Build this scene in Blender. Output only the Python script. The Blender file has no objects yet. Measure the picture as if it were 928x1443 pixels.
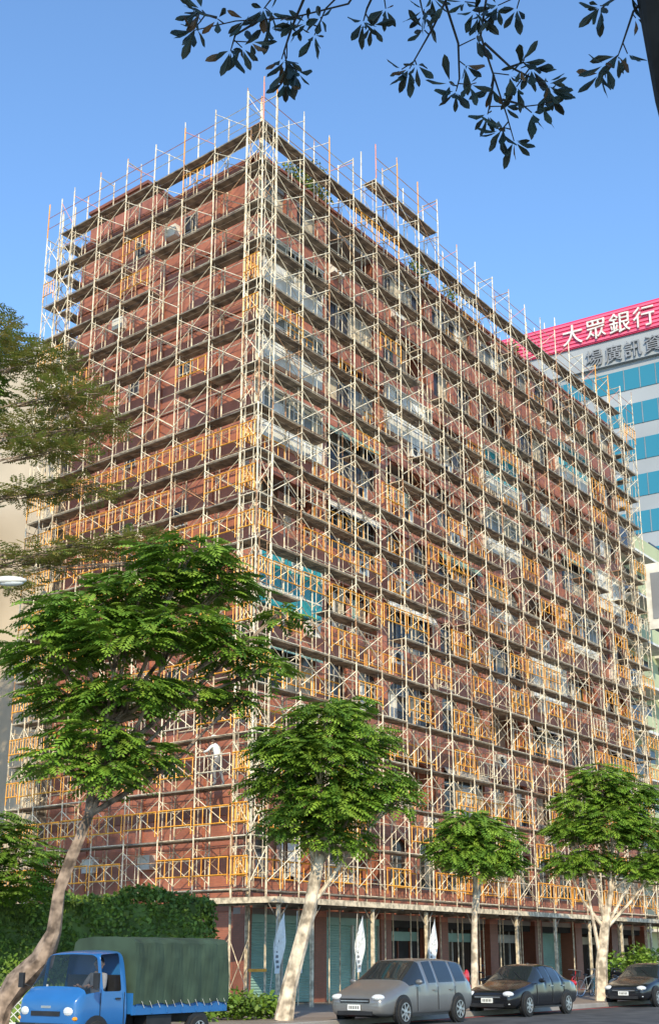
import bpy, math, random
import numpy as np
from mathutils import Vector, Matrix
random.seed(7); rng=np.random.default_rng(7)
R=random.random
def U(a,b): return a+(b-a)*R()
scene=bpy.context.scene
scene.view_settings.view_transform='Standard'; scene.view_settings.look='None'; scene.view_settings.exposure=0
COL=scene.collection
# ------------------------------------------------------------------ materials
def mat(name,col,rough=.7,metal=0,var=.25,scale=3.0,col2=None,bump=0,bscale=None,spec=.4,transl=0):
    m=bpy.data.materials.new(name); m.use_nodes=True; nt=m.node_tree; N=nt.nodes; Lk=nt.links
    b=N['Principled BSDF']; b.inputs['Roughness'].default_value=rough; b.inputs['Metallic'].default_value=metal
    b.inputs['Specular IOR Level'].default_value=spec
    tc=N.new('ShaderNodeTexCoord'); nz=N.new('ShaderNodeTexNoise'); nz.inputs['Scale'].default_value=scale; nz.inputs['Detail'].default_value=2
    Lk.new(tc.outputs['Object'],nz.inputs['Vector'])
    rp=N.new('ShaderNodeValToRGB'); Lk.new(nz.outputs['Fac'],rp.inputs['Fac'])
    c1=[max(0,c*(1-var)) for c in col]; c2=[min(1,c*(1+var)) for c in (col2 or col)]
    rp.color_ramp.elements[0].position=.35; rp.color_ramp.elements[1].position=.65
    rp.color_ramp.elements[0].color=(*c1,1); rp.color_ramp.elements[1].color=(*c2,1)
    Lk.new(rp.outputs['Color'],b.inputs['Base Color'])
    if bump:
        n2=N.new('ShaderNodeTexNoise'); n2.inputs['Scale'].default_value=bscale or scale*4; n2.inputs['Detail'].default_value=4
        Lk.new(tc.outputs['Object'],n2.inputs['Vector'])
        bp=N.new('ShaderNodeBump'); bp.inputs['Strength'].default_value=bump; Lk.new(n2.outputs['Fac'],bp.inputs['Height']); Lk.new(bp.outputs['Normal'],b.inputs['Normal'])
    if transl:
        t=N.new('ShaderNodeBsdfTranslucent'); mx=N.new('ShaderNodeMixShader'); mx.inputs[0].default_value=transl
        Lk.new(rp.outputs['Color'],t.inputs['Color']); Lk.new(b.outputs[0],mx.inputs[1]); Lk.new(t.outputs[0],mx.inputs[2])
        Lk.new(mx.outputs[0],N['Material Output'].inputs['Surface'])
    return m
def tile_mat(name,c1,c2,mortar,bw=.22,rh=.065,stain=.35):
    m=bpy.data.materials.new(name); m.use_nodes=True; nt=m.node_tree; N=nt.nodes; Lk=nt.links
    b=N['Principled BSDF']; b.inputs['Roughness'].default_value=.5
    tc=N.new('ShaderNodeTexCoord'); sp=N.new('ShaderNodeSeparateXYZ'); Lk.new(tc.outputs['Object'],sp.inputs[0])
    ad=N.new('ShaderNodeMath'); Lk.new(sp.outputs[0],ad.inputs[0]); Lk.new(sp.outputs[1],ad.inputs[1])
    cb=N.new('ShaderNodeCombineXYZ'); Lk.new(ad.outputs[0],cb.inputs[0]); Lk.new(sp.outputs[2],cb.inputs[1])
    br=N.new('ShaderNodeTexBrick'); Lk.new(cb.outputs[0],br.inputs['Vector'])
    br.inputs['Scale'].default_value=1; br.inputs['Brick Width'].default_value=bw; br.inputs['Row Height'].default_value=rh
    br.inputs['Mortar Size'].default_value=.006
    br.inputs['Color1'].default_value=(*c1,1); br.inputs['Color2'].default_value=(*c2,1); br.inputs['Mortar'].default_value=(*mortar,1)
    nz=N.new('ShaderNodeTexNoise'); nz.inputs['Scale'].default_value=.6; nz.inputs['Detail'].default_value=6; nz.inputs['Roughness'].default_value=.65
    mp=N.new('ShaderNodeMapping'); mp.inputs['Scale'].default_value=(1,1,.35); Lk.new(tc.outputs['Object'],mp.inputs[0]); Lk.new(mp.outputs[0],nz.inputs['Vector'])
    rp=N.new('ShaderNodeValToRGB'); rp.color_ramp.elements[0].position=.3; rp.color_ramp.elements[1].position=.7
    rp.color_ramp.elements[0].color=(1-stain,1-stain,1-stain,1); rp.color_ramp.elements[1].color=(1.2,1.2,1.2,1)
    Lk.new(nz.outputs['Fac'],rp.inputs[0])
    mx=N.new('ShaderNodeMix'); mx.data_type='RGBA'; mx.blend_type='MULTIPLY'; mx.inputs[0].default_value=1
    Lk.new(br.outputs['Color'],mx.inputs[6]); Lk.new(rp.outputs['Color'],mx.inputs[7]); Lk.new(mx.outputs[2],b.inputs['Base Color'])
    return m
def glass_mat(name,col,rough=.08,alpha=None,spec=.8):
    m=bpy.data.materials.new(name); m.use_nodes=True; nt=m.node_tree; N=nt.nodes; Lk=nt.links
    b=N['Principled BSDF']; b.inputs['Base Color'].default_value=(*col,1); b.inputs['Roughness'].default_value=rough; b.inputs['Specular IOR Level'].default_value=spec
    if alpha is not None:
        t=N.new('ShaderNodeBsdfTransparent'); mx=N.new('ShaderNodeMixShader'); mx.inputs[0].default_value=alpha
        Lk.new(t.outputs[0],mx.inputs[1]); Lk.new(b.outputs[0],mx.inputs[2]); Lk.new(mx.outputs[0],N['Material Output'].inputs['Surface'])
    return m
M={}
M['tile']=tile_mat('red_brown_tile',(.47,.165,.095),(.41,.135,.08),(.32,.15,.10))
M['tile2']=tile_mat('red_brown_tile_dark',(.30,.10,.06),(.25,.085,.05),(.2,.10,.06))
M['steel']=mat('galvanised_steel',(.74,.64,.47),.5,.0,.2,4,(.82,.72,.54))
M['steel2']=mat('weathered_steel',(.52,.43,.30),.6,.0,.3,6,(.64,.53,.38))
M['rust']=mat('rusty_steel',(.38,.21,.11),.75,.0,.3,8,(.50,.29,.16))
M['orange']=mat('orange_guard_paint',(.88,.36,.03),.5,0,.12,3,(.92,.42,.05))
M['pink']=mat('faded_red_paint',(.72,.28,.18),.6,0,.15,3)
M['plank']=mat('steel_plank',(.18,.155,.125),.7,.1,.35,2.5,(.26,.22,.17))
M['white']=mat('white_panel',(.72,.70,.64),.6,0,.15,2)
M['alu']=mat('aluminium_frame',(.45,.42,.37),.4,.1,.15,3)
M['glass']=glass_mat('window_glass',(.045,.038,.032),.12,spec=.35)
M['glass2']=glass_mat('window_glass_pale',(.22,.22,.19),.2,spec=.4)
M['tealg']=glass_mat('teal_glass',(.02,.30,.33),.25); M['teal']=M['tealg']
M['curtain']=mat('curtain',(.50,.42,.30),.9,0,.2,3)
M['core']=mat('balcony_interior_plaster',(.40,.28,.19),.85,0,.25,.7)
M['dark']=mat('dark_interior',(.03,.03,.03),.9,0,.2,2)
M['conc']=mat('concrete',(.32,.29,.26),.85,0,.15,1,bump=.2)
M['shutter']=mat('teal_shutter',(.26,.42,.36),.5,0,.1,1.5)
M['bark_l']=mat('pale_bark',(.44,.35,.25),.85,0,.38,4,(.62,.51,.38),bump=.8)
M['bark_d']=mat('brown_bark',(.15,.105,.075),.9,0,.4,5,(.26,.19,.14),bump=.9)
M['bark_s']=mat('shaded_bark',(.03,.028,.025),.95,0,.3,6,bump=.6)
for i,c in enumerate([(.16,.28,.03),(.11,.21,.025),(.22,.34,.04)]): M['lf%d'%i]=mat('leaf_green_%d'%i,c,.5,0,.25,1.2,transl=.25)
for i,c in enumerate([(.26,.28,.06),(.19,.24,.05),(.33,.28,.08)]): M['ly%d'%i]=mat('leaf_olive_%d'%i,c,.6,0,.25,1.2,transl=.25)
for i,c in enumerate([(.022,.04,.03),(.016,.03,.024),(.11,.06,.02)]): M['ld%d'%i]=mat('leaf_dark_%d'%i,c,.5,0,.25,8)  # near-black greens hold the overhanging branches' shade in the leaf colour
for i,c in enumerate([(.10,.18,.022),(.07,.13,.018),(.14,.22,.03)]): M['lh%d'%i]=mat('hedge_leaf_%d'%i,c,.6,0,.25,1.2)
M['rubber']=mat('tyre_rubber',(.02,.02,.02),.85,0,.2,5)
M['black']=mat('black_plastic',(.02,.02,.022),.5,0,.2,5)
M['chrome']=mat('alloy',(.55,.56,.58),.3,.8,.05,5)
M['lamp']=glass_mat('headlamp_lens',(.65,.68,.7),.1)
M['redl']=glass_mat('tail_lamp_lens',(.45,.02,.02),.15)
M['amber']=glass_mat('amber_lens',(.8,.3,.02),.2)
M['plate']=mat('number_plate',(.75,.76,.74),.5,0,.03,3)
M['skin']=mat('skin',(.42,.25,.17),.6,0,.08,6)
M['hair']=mat('hair',(.02,.016,.013),.7,0,.2,20)
M['shirt']=mat('white_shirt',(.78,.78,.76),.85,0,.06,8)
M['pants']=mat('grey_trousers',(.20,.20,.21),.9,0,.15,8)
M['shoe']=mat('shoes',(.03,.03,.03),.7,0,.2,8)
def paint(name,c,metal=0,rough=.28):
    m=mat(name,c,rough,metal,.05,2); m.node_tree.nodes['Principled BSDF'].inputs['Coat Weight'].default_value=.6; m.node_tree.nodes['Principled BSDF'].inputs['Coat Roughness'].default_value=.08; return m
# ------------------------------------------------------------------ mesh builder
class MB:
    def __init__(s): s.v=[];s.f=[];s.m=[];s.ml=[]
    def mi(s,k):
        if k not in s.ml: s.ml.append(k)
        return s.ml.index(k)
    def face(s,pts,k):
        b=len(s.v); s.v+= [tuple(p) for p in pts]; s.f.append(tuple(range(b,b+len(pts)))); s.m.append(s.mi(k))
    def box(s,x0,x1,y0,y1,z0,z1,k):
        b=len(s.v); s.v+=[(x0,y0,z0),(x1,y0,z0),(x1,y1,z0),(x0,y1,z0),(x0,y0,z1),(x1,y0,z1),(x1,y1,z1),(x0,y1,z1)]
        i=s.mi(k)
        for f in ((0,3,2,1),(4,5,6,7),(0,1,5,4),(1,2,6,5),(2,3,7,6),(3,0,4,7)):
            s.f.append(tuple(b+j for j in f)); s.m.append(i)
    def tube(s,p,q,r,k,n=5,r2=None,caps=False):
        p=Vector(p);q=Vector(q);d=(q-p)
        if d.length<1e-6: return
        d.normalize(); a=Vector((0,0,1)) if abs(d.z)<.9 else Vector((1,0,0))
        u=d.cross(a).normalized(); w=d.cross(u); r2=r if r2 is None else r2
        b=len(s.v)
        for i in range(n):
            t=2*math.pi*i/n; e=u*math.cos(t)+w*math.sin(t)
            s.v.append(tuple(p+e*r)); s.v.append(tuple(q+e*r2))
        i0=s.mi(k)
        for i in range(n):
            j=(i+1)%n; s.f.append((b+2*i,b+2*j,b+2*j+1,b+2*i+1)); s.m.append(i0)
        if caps:
            s.f.append(tuple(b+2*i for i in range(n))); s.m.append(i0)
            s.f.append(tuple(b+2*i+1 for i in reversed(range(n)))); s.m.append(i0)
    def limb(s,pts,rad,k,n=8):
        pts=[Vector(p) for p in pts]; b=len(s.v); i0=s.mi(k); m=len(pts)
        for a,p in enumerate(pts):
            d=(pts[min(a+1,m-1)]-pts[max(a-1,0)]).normalized(); up=Vector((0,1,0)) if abs(d.y)<.9 else Vector((1,0,0))
            u=d.cross(up).normalized(); w=d.cross(u)
            for i in range(n):
                t=2*math.pi*i/n; s.v.append(tuple(p+(u*math.cos(t)+w*math.sin(t))*rad[a]*(1+.12*math.sin(3*t+a))))
        for a in range(m-1):
            for i in range(n):
                j=(i+1)%n; s.f.append((b+a*n+i,b+a*n+j,b+(a+1)*n+j,b+(a+1)*n+i)); s.m.append(i0)
    def lathe(s,prof,cx,cy,cz,k,n=20):
        b=len(s.v); i0=s.mi(k)
        for r,y in prof:
            for i in range(n):
                t=2*math.pi*i/n; s.v.append((cx+r*math.cos(t),cy+y,cz+r*math.sin(t)))
        for a in range(len(prof)-1):
            for i in range(n):
                j=(i+1)%n; s.f.append((b+a*n+i,b+a*n+j,b+(a+1)*n+j,b+(a+1)*n+i)); s.m.append(i0)
    def ell(s,c,r,k,n=10,m=7):
        b=len(s.v); i0=s.mi(k)
        for a in range(m+1):
            ph=math.pi*a/m
            for i in range(n):
                t=2*math.pi*i/n; s.v.append((c[0]+r[0]*math.sin(ph)*math.cos(t),c[1]+r[1]*math.sin(ph)*math.sin(t),c[2]+r[2]*math.cos(ph)))
        for a in range(m):
            for i in range(n):
                j=(i+1)%n; s.f.append((b+a*n+i,b+(a+1)*n+i,b+(a+1)*n+j,b+a*n+j)); s.m.append(i0)
    def skew(s):   # the block's street corner is about 82 degrees, not square
        s.v=[(x+.139*y,y*.99,z) for x,y,z in s.v]
    def obj(s,name,parent=None,mw=None,smooth=False,bevel=0):
        me=bpy.data.meshes.new(name); me.from_pydata(s.v,[],s.f); me.update()
        for k in s.ml: me.materials.append(M[k] if isinstance(k,str) else k)
        me.polygons.foreach_set('material_index',s.m)
        if smooth: me.polygons.foreach_set('use_smooth',[True]*len(s.f))
        o=bpy.data.objects.new(name,me); COL.objects.link(o)
        if parent: o.parent=parent
        if mw is not None: o.matrix_world=mw
        if bevel:
            bm=o.modifiers.new('b','BEVEL'); bm.width=bevel; bm.segments=2; bm.limit_method='ANGLE'
        return o
def empty(name,mw):
    o=bpy.data.objects.new(name,None); COL.objects.link(o); o.matrix_world=mw; o.empty_display_size=.5; return o
CX,CY=-2.56,44.9
AX=math.radians(56)
SITE=Matrix.Translation((CX,CY,0))@Matrix.Rotation(AX,4,'Z')
# ------------------------------------------------------------------ ground, road
M['ground']=mat('ground_soil',(.16,.15,.12),.95,0,.2,.3)
g=MB(); g.face([(-1500,-1500,0),(1500,-1500,0),(1500,1500,0),(-1500,1500,0)],'ground'); g.obj('ground')
M['asph']=mat('asphalt',(.05,.05,.053),.85,0,.25,1.2,(.07,.07,.07),bump=.3,bscale=60)
M['pave']=tile_mat('paving_blocks',(.26,.20,.17),(.30,.26,.22),(.15,.14,.13),.3,.3,.25)
M['line']=mat('road_paint',(.75,.75,.72),.7,0,.1,5); M['redline']=mat('red_kerb_paint',(.5,.06,.05),.7,0,.2,4)
M['grass']=mat('grass',(.06,.11,.025),.95,0,.4,8,(.09,.15,.03),bump=.8,bscale=60)
r=MB(); r.box(-300,400,-23.5,-7.5,-.05,.004,'asph'); r.obj('road',mw=SITE)
r=MB()
for x in range(-120,200,8): r.box(x,x+4,-15.6,-15.45,.004,.008,'line')
r.box(-300,400,-7.85,-7.75,.004,.008,'redline'); r.obj('road_marking',mw=SITE)
r=MB(); r.box(-300,400,-7.5,-7.3,-.05,.14,'conc'); r.obj('kerb',mw=SITE,bevel=.02)
r=MB(); r.box(-300,400,-23.7,-23.5,-.05,.14,'conc'); r.obj('kerb',mw=SITE,bevel=.02)
r=MB(); r.face([(-300,-7.3,.12),(400,-7.3,.12),(400,6,.12),(-300,6,.12)],'pave'); r.obj('sidewalk',mw=SITE)
r=MB(); r.face([(-300,-40,.12),(400,-40,.12),(400,-23.7,.12),(-300,-23.7,.12)],'pave'); r.obj('sidewalk',mw=SITE)
# ------------------------------------------------------------------ apartment building
W=1.25; XE=36.9; YE=12.5; ZG=3.3; FH=3.2; NF=9; ZR=ZG+FH*NF
B=empty('apartment_building',SITE)
w=MB()
w.box(W+1.25,XE,W+1.25,YE-.02,0.1,ZR-.05,'core')
w.box(W,W+1.2,W+.6,YE,0.12,ZR,'tile')
for k in range(NF+1):
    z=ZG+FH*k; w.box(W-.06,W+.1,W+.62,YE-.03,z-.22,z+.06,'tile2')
for yy in (3.6,6.8,10.0):
    w.box(W-.05,W+.08,yy-.18,yy+.18,3.4,ZR-.3,'tile')
w.box(W+1.2,XE,YE-.2,YE,0.1,ZR,'tile'); w.box(XE-.3,XE+.003,W+.5,YE-.01,0.1,ZR,'tile')
NB=8; bw=(XE-W)/NB
for k in range(NF):
    z=ZG+FH*k
    w.box(W+.003,XE,W,W+.25,z-.35 if k else z-.1,z+.92,'tile')
    w.box(W+.003,XE,W+.25,W+1.3,z-.3,z-.1,'conc')
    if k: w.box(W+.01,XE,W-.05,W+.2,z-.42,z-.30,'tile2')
for i in range(NB+1):
    x=W+i*bw; hw=.38
    w.box(max(W+.005,x-hw),min(XE-.002,x+hw),W+.02,W+1.27,3.0,ZR-.4,'tile')
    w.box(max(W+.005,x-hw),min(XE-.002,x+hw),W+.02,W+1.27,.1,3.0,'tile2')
w.box(W+.004,XE,W+.003,W+.3,ZR-.5,ZR,'tile')
w.box(W+.003,XE,W+.1,YE-.1,ZR-.9,ZR-.7,'conc')
w.box(W-.08,XE,W-.08,W+.35,ZR,ZR+.12,'tile2'); w.box(W-.083,W+.3,W+.35,YE+.05,ZR,ZR+.12,'tile2')
w.skew(); w.obj('walls',B)
rb=MB()
rb.box(W+.15,W+3,YE-4.2,YE-.3,ZR-.6,ZR+1.7,'tile'); rb.box(W+.05,W+3.1,YE-4.3,YE-.2,ZR+1.7,ZR+1.85,'tile2')
rb.box(W+6.0,W+11.2,W+2.5,YE-2,ZR-.7,ZR+2.4,'tile'); rb.box(W+5.8,W+11.4,W+2.3,YE-1.8,ZR+2.4,ZR+2.55,'conc')
rb.box(22,27,W+3,YE-2,ZR-.7,ZR+1.6,'tile')
rb.skew(); rb.obj('roof_structures',B)
op=MB()
def grid_window(x0,x1,y,z0,z1,nx,fr,gl):
    t=.045; zm=z0+(z1-z0)*.7
    for i in range(nx):
        a=x0+(x1-x0)*i/nx; b=x0+(x1-x0)*(i+1)/nx; q=R()
        g2=gl if gl in('teal','white') else ('white' if q<.08 else 'curtain' if q<.22 else 'glass2' if q<.38 else gl)
        op.box(a,b,y+.002*i,y+.05,z0,zm,g2); op.box(a,b,y+.002*i,y+.05,zm,z1,gl if R()<.8 else 'glass2')
    for i in range(nx+1):
        x=x0+(x1-x0)*i/nx; op.box(x-t/2,x+t/2,y-.035,y+.03,z0,z1,fr)
    op.box(x0,x1,y-.04,y+.032,z0-.03,z0+.03,fr); op.box(x0,x1,y-.04,y+.032,z1-.03,z1+.03,fr)
    op.box(x0,x1,y-.032,y+.028,zm-.02,zm+.02,fr)
def arch(x0,x1,y0,y1,zt,rise,k):
    n=10; xc=(x0+x1)/2; hw=(x1-x0)/2
    P=[(x0+(x1-x0)*i/n) for i in range(n+1)]
    Z=[zt-rise*(1-math.sqrt(max(0,1-((x-xc)/hw)**2))) for x in P]
    for i in range(n):
        op.face([(P[i],y0,Z[i]),(P[i+1],y0,Z[i+1]),(P[i+1],y0,zt+.1),(P[i],y0,zt+.1)],k)
        op.face([(P[i],y0,Z[i]),(P[i],y1,Z[i]),(P[i+1],y1,Z[i+1]),(P[i+1],y0,Z[i+1])],k)
special={(0,7):'white',(0,6):'white',(0,5):'white',(0,3):'teal',(0,4):'balc',(2,3):'awn',(4,6):'teal2',(4,5):'white',(1,5):'awn',(6,7):'teal2',(2,6):'white',(5,3):'white',(1,8):'balc',(3,4):'awn',(0,8):'win',(0,2):'awn',(0,1):'win',(6,4):'teal2',(7,5):'white'}
for k in range(NF):
    for i in range(NB):
        x0=W+i*bw+.38; x1=W+(i+1)*bw-.38; z0=ZG+FH*k+.92; z1=ZG+FH*(k+1)-.42
        ty=special.get((i,k)) or random.choice(['win','win','balc','balc','enc','balc','enc','win','awn'])
        if ty in('win','balc','enc'):
            if ty=='win':
                xm=(x0+x1)/2
                for a,b in ((x0,xm-.4),(xm+.4,x1)): arch(a,b,W+.06,W+.2,z1+.07,.45,'tile')
            else: arch(x0,x1,W+.06,W+.2,z1+.07,.6,'tile')
        if ty=='win':
            op.box(xm-.4,xm+.4,W+.03,W+.3,z0,z1+.07,'tile')
            for a,b in ((x0,xm-.4),(xm+.4,x1)):
                grid_window(a+.02,b-.02,W+.22,z0+.02,z1+.05,2,'alu','glass')
        elif ty=='balc':
            grid_window(x0+.5,x0+2.2,W+1.15,z0-.8,z1-.2,2,'alu','glass')
            op.box(x0+2.5,x0+3.1,W+.9,W+1.2,z0-.2,z0+.4,'white')
            op.tube((x0,W+.06,z0+.22),(x1,W+.06,z0+.22),.025,'alu')
            for j in range(14):
                x=x0+(x1-x0)*(j+.5)/14; op.tube((x,W+.06,z0),(x,W+.06,z0+.22),.012,'alu',4)
            if R()<.6:
                for j in range(6):
                    x=U(x0+.3,x1-.6); c=random.choice(['white','core','pants','shutter','pink','curtain']); op.box(x,x+U(.25,.5),W+.5,W+.52,z0+U(-.1,.3),z1-.25,c)
        elif ty=='enc':
            grid_window(x0,x1,W+.22,z0,z1+.05,random.choice([4,5,6]),'alu',random.choice(['glass','glass2','glass']))
        elif ty in('white','teal','teal2'):
            gl={'white':random.choice(['glass2','white']),'teal':'teal','teal2':'teal'}[ty]
            zz=z0+.55
            op.box(x0-.1,x1+.1,W-.22,W-.0,z0-.1,zz,'white' if ty!='teal' else 'teal')
            grid_window(x0-.1,x1+.1,W-.2,zz,z1+.1,6,'white',gl if R()<.7 or ty=='teal' else 'glass')
            op.box(x0-.1,x0-.06,W-.2,W+.1,zz,z1+.1,'white')
            op.box(x0-.15,x1+.15,W-.3,W+.05,z1+.13,z1+.19,'white')
        else:
            grid_window(x0,x1,W+.18,z0,z1,4,'alu','glass')
            c=random.choice(['white','alu','shutter'])
            op.face([(x0-.1,W-.03,z1+.1),(x1+.1,W-.03,z1+.1),(x1+.1,W-.32,z1-.35),(x0-.1,W-.32,z1-.35)],c)
            op.face([(x0-.1,W-.03,z1+.09),(x0-.1,W-.32,z1-.36),(x1+.1,W-.32,z1-.36),(x1+.1,W-.03,z1+.09)],c)
        if k and R()<.5:
            x=U(x0,x1-.8); op.box(x,x+.75,W-.3,W-.003,z0-.75,z0-.2,'white'); op.lathe([(.19,0),(.19,-.01),(.0,-.012)],x+.3,W-.302,z0-.47,'black',14)
op.skew(); op.obj('windows_and_balconies',B)
gw=MB()
for k in range(NF):
    z=ZG+FH*k
    for yy,wd in ((5.2,.75),(8.4,.6)):
        if R()<.6:
            gw.box(W-.02,W+.05,yy-wd/2,yy+wd/2,z+1.3,z+2.0,'glass')
            for a in (yy-wd/2-.03,yy+wd/2,yy-.015): gw.box(W-.05,W+.05,a,a+.03,z+1.27,z+2.03,'alu')
            gw.box(W-.051,W+.05,yy-wd/2,yy+wd/2,z+2.0,z+2.03,'alu'); gw.box(W-.08,W+.05,yy-wd/2-.05,yy+wd/2+.05,z+1.22,z+1.28,'alu')
        if R()<.35: gw.box(W-.32,W-.002,yy+.7,yy+1.35,z+1.3,z+1.8,'white')
gw.skew(); gw.obj('gable_windows',B)
sh=MB()
def shutter(x0,x1,y,z0,z1,k):
    n=int((z1-z0)/.09)
    for i in range(n):
        a=z0+(z1-z0)*i/n; b=z0+(z1-z0)*(i+1)/n
        sh.face([(x0,y,a),(x1,y,a),(x1,y-.025,(a+b)/2),(x0,y-.025,(a+b)/2)],k); sh.face([(x0,y-.025,(a+b)/2),(x1,y-.025,(a+b)/2),(x1,y,b),(x0,y,b)],k)
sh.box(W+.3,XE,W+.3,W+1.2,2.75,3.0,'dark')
for i in range(NB):
    x0=W+i*bw+.38; x1=W+(i+1)*bw-.38
    if i<2:
        n=2
        for j in range(n):
            a=x0+(x1-x0)*j/n; b=x0+(x1-x0)*(j+1)/n; shutter(a+.06,b-.06,W+.2,.14,2.75,'shutter'); sh.box(b-.06,b+.06,W+.1,W+.26,.14,2.75,'alu')
        sh.box(x0,x1,W+.1,W+.3,2.75,3.0,'shutter')
    else:
        t=random.choice(['g','g','s','d'])
        if t=='s': shutter(x0,x1,W+.9,.14,2.75,random.choice(['alu','shutter']))
        else:
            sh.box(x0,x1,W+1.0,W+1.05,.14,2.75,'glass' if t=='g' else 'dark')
            for j in range(5):
                x=x0+(x1-x0)*j/4; sh.box(x-.04,x+.04,W+.94,W+1.02,.14,2.75,'alu' if t=='g' else 'tile2')
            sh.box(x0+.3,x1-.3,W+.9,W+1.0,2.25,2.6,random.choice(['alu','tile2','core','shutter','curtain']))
            sh.box(x0+.4,x0+1.3,W+.7,W+.9,.14,U(.7,1.4),random.choice(['alu','core','tile2']))
sh.skew(); sh.obj('shop_fronts',B)
def leaf_cloud(mb,lobes,n,size,mats,flat=1.0,shell=.5):
    vol=np.array([l[3]*l[4]*l[5] for l in lobes])**.8; vol=vol/vol.sum(); idx=rng.choice(len(lobes),n,p=vol)
    d=rng.normal(size=(n,3)); d/=np.linalg.norm(d,axis=1)[:,None]; rad=shell+(1-shell)*rng.random(n)**.6
    for q in range(n):
        l=lobes[idx[q]]; p=np.array(l[:3])+d[q]*rad[q]*np.array(l[3:6])
        a=rng.normal(size=3)*np.array([1,1,.5*flat]); a/=np.linalg.norm(a); b=rng.normal(size=3)*np.array([1,1,.5*flat]); b-=a*b.dot(a); b/=np.linalg.norm(b)
        s=size*(.6+.8*rng.random())
        mb.face([p,p+a*s*.5+b*s*.28,p+a*s,p+a*s*.5-b*s*.28],mats[int(rng.integers(len(mats)))])
rp=MB(); leaf_cloud(rp,[(4.8,W+.5,ZR+.8,1.2,.5,.9),(6.2,W+.6,ZR+1.1,1.3,.4,1.5),(15,W+.6,ZR+.9,.9,.4,1.1),(18,W+.6,ZR+.8,.6,.4,.9),(25,W+.6,ZR+.6,.6,.4,.7)],3000,.16,['lh0','lh2','ly0','ly2'],shell=.1)
rp.obj('rooftop_shrubs',mw=SITE)
# ------------------------------------------------------------------ scaffolding
S=empty('scaffolding',SITE)
st=MB(); L=1.69; Z0=3.75; K=17; FW=.86
PM=['steel']*7+['steel2']*3+['rust']*1
def pm(): return random.choice(PM)
def jj(): return U(-.014,.014)
def run(coords,place,lastK,orange_p,is_left):
    n=len(coords)
    for i,c in enumerate(coords):
        top=lastK(i)
        for k in range(top+1):
            z=Z0+L*k
            for dp in (0,FW):
                a=place(c+jj(),dp+jj(),z); b=place(c+jj(),dp+jj(),z+L+.03); mm=pm()
                if k==top and dp==0 : mm=random.choice(['steel','orange','steel','pink','steel2'])
                st.tube(a,b,.03,mm)
            m=pm()
            if k<top or R()<.4: st.tube(place(c,0,z+L-.03),place(c,FW,z+L-.03),.024,m)
            if k<top:
                st.tube(place(c,0,z+L-.38),place(c,FW,z+L-.38),.017,m,4)
                st.tube(place(c,.2,z+.05),place(c,.2,z+L-.03),.015,m,4); st.tube(place(c,FW-.2,z+.05),place(c,FW-.2,z+L-.03),.015,m,4)
                st.tube(place(c,0,z+L-.6),place(c,.2,z+L-.38),.014,m,4); st.tube(place(c,FW,z+L-.6),place(c,FW-.2,z+L-.38),.014,m,4)
    orun=[False]*40
    for i in range(n-1):
        c0,c1=coords[i],coords[i+1]; top=min(lastK(i),lastK(i+1))
        for k in range(top+1):
            z=Z0+L*k; span=c1-c0
            if R()<.96:
                for (a,b) in ((.08,.38),(.42,.72)):
                    zz=z-.02+U(-.012,.012); p0=place(c0+.03,a,zz); p1=place(c1-.03,b,zz)
                    st.box(min(p0[0],p1[0]),max(p0[0],p1[0]),min(p0[1],p1[1]),max(p0[1],p1[1]),zz-.055,zz,'plank')
            if k<top:
                m=pm(); rr=.018
                st.tube(place(c0,-.02,z+.22),place(c1,-.02,z+1.38),rr,m,4)
                if R()<.93: st.tube(place(c0,-.055,z+1.38),place(c1,-.055,z+.22),rr,m,4)
                if R()<(.55 if is_left else .85):
                    m=pm(); st.tube(place(c0,FW+.02,z+.22),place(c1,FW+.02,z+1.38),rr,m,4); st.tube(place(c0,FW+.05,z+1.38),place(c1,FW+.05,z+.22),rr,m,4)
                if R()<.8: st.tube(place(c0,.02,z+.95),place(c1,.02,z+.95+U(-.03,.03)),.019,pm(),4)
                if R()<.75: st.tube(place(c0,.02,z-.03),place(c1,.02,z-.03),.022,pm(),4)
                if R()<.4: st.tube(place(c0,FW,z+.5),place(c1,FW,z+.5),.019,pm(),4)
                p=orange_p(i,k)
                orun[k]=(R()<(.85 if orun[k] else .5)) if p>.3 else False
                if R()<p or (orun[k] and R()<p+.25):
                    dp=-.085 if (is_left or R()<.45) else FW-.03; mo='orange' if R()<.95 else 'steel'
                    lo=z+.42+U(-.03,.03); hi=z+1.0+U(-.03,.03)
                    st.tube(place(c0+.05,dp,hi),place(c1-.05,dp,hi),.027,mo,4); st.tube(place(c0+.05,dp,lo),place(c1-.05,dp,lo),.024,mo,4)
                    for j in range(5):
                        c=c0+.08+(span-.16)*j/4; st.tube(place(c,dp,lo-(.3 if j in(0,4) else 0)),place(c,dp,hi),.019,mo,4)
            else:
                for h in (.5,1.05):
                    st.tube(place(c0,0,z+h),place(c1,0,z+h),.02,random.choice(['orange','pink','steel','pink']),4)
                if R()<.6: st.tube(place(c0,0,z+.1),place(c1,0,z+1.5),.014,random.choice(['steel','pink']),4)
                if R()<.5: st.tube(place(c0,FW,z+1.0),place(c1,FW,z+1.0),.02,random.choice(['orange','steel']),4)
    for i,c in enumerate(coords):
        z=Z0+L*(lastK(i)+1)
        if R()<.5: 
            for dp in (0,FW): st.tube(place(c,dp,z),place(c+U(-.02,.02),dp,z+U(.1,.35)),.02,random.choice(['steel','orange','rust']))
xs=[0,.9]+[.9+1.83*i for i in range(1,21)]
ys=[0,.9]+[.9+1.83*i for i in range(1,7)]+[12.8,13.7]
run(xs,lambda c,d,z:(c,d,z),lambda i:18 if 5<=i<=8 else 17,lambda i,k:(.66 if k<=6 else .42 if k<=9 else .24),False)
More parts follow.
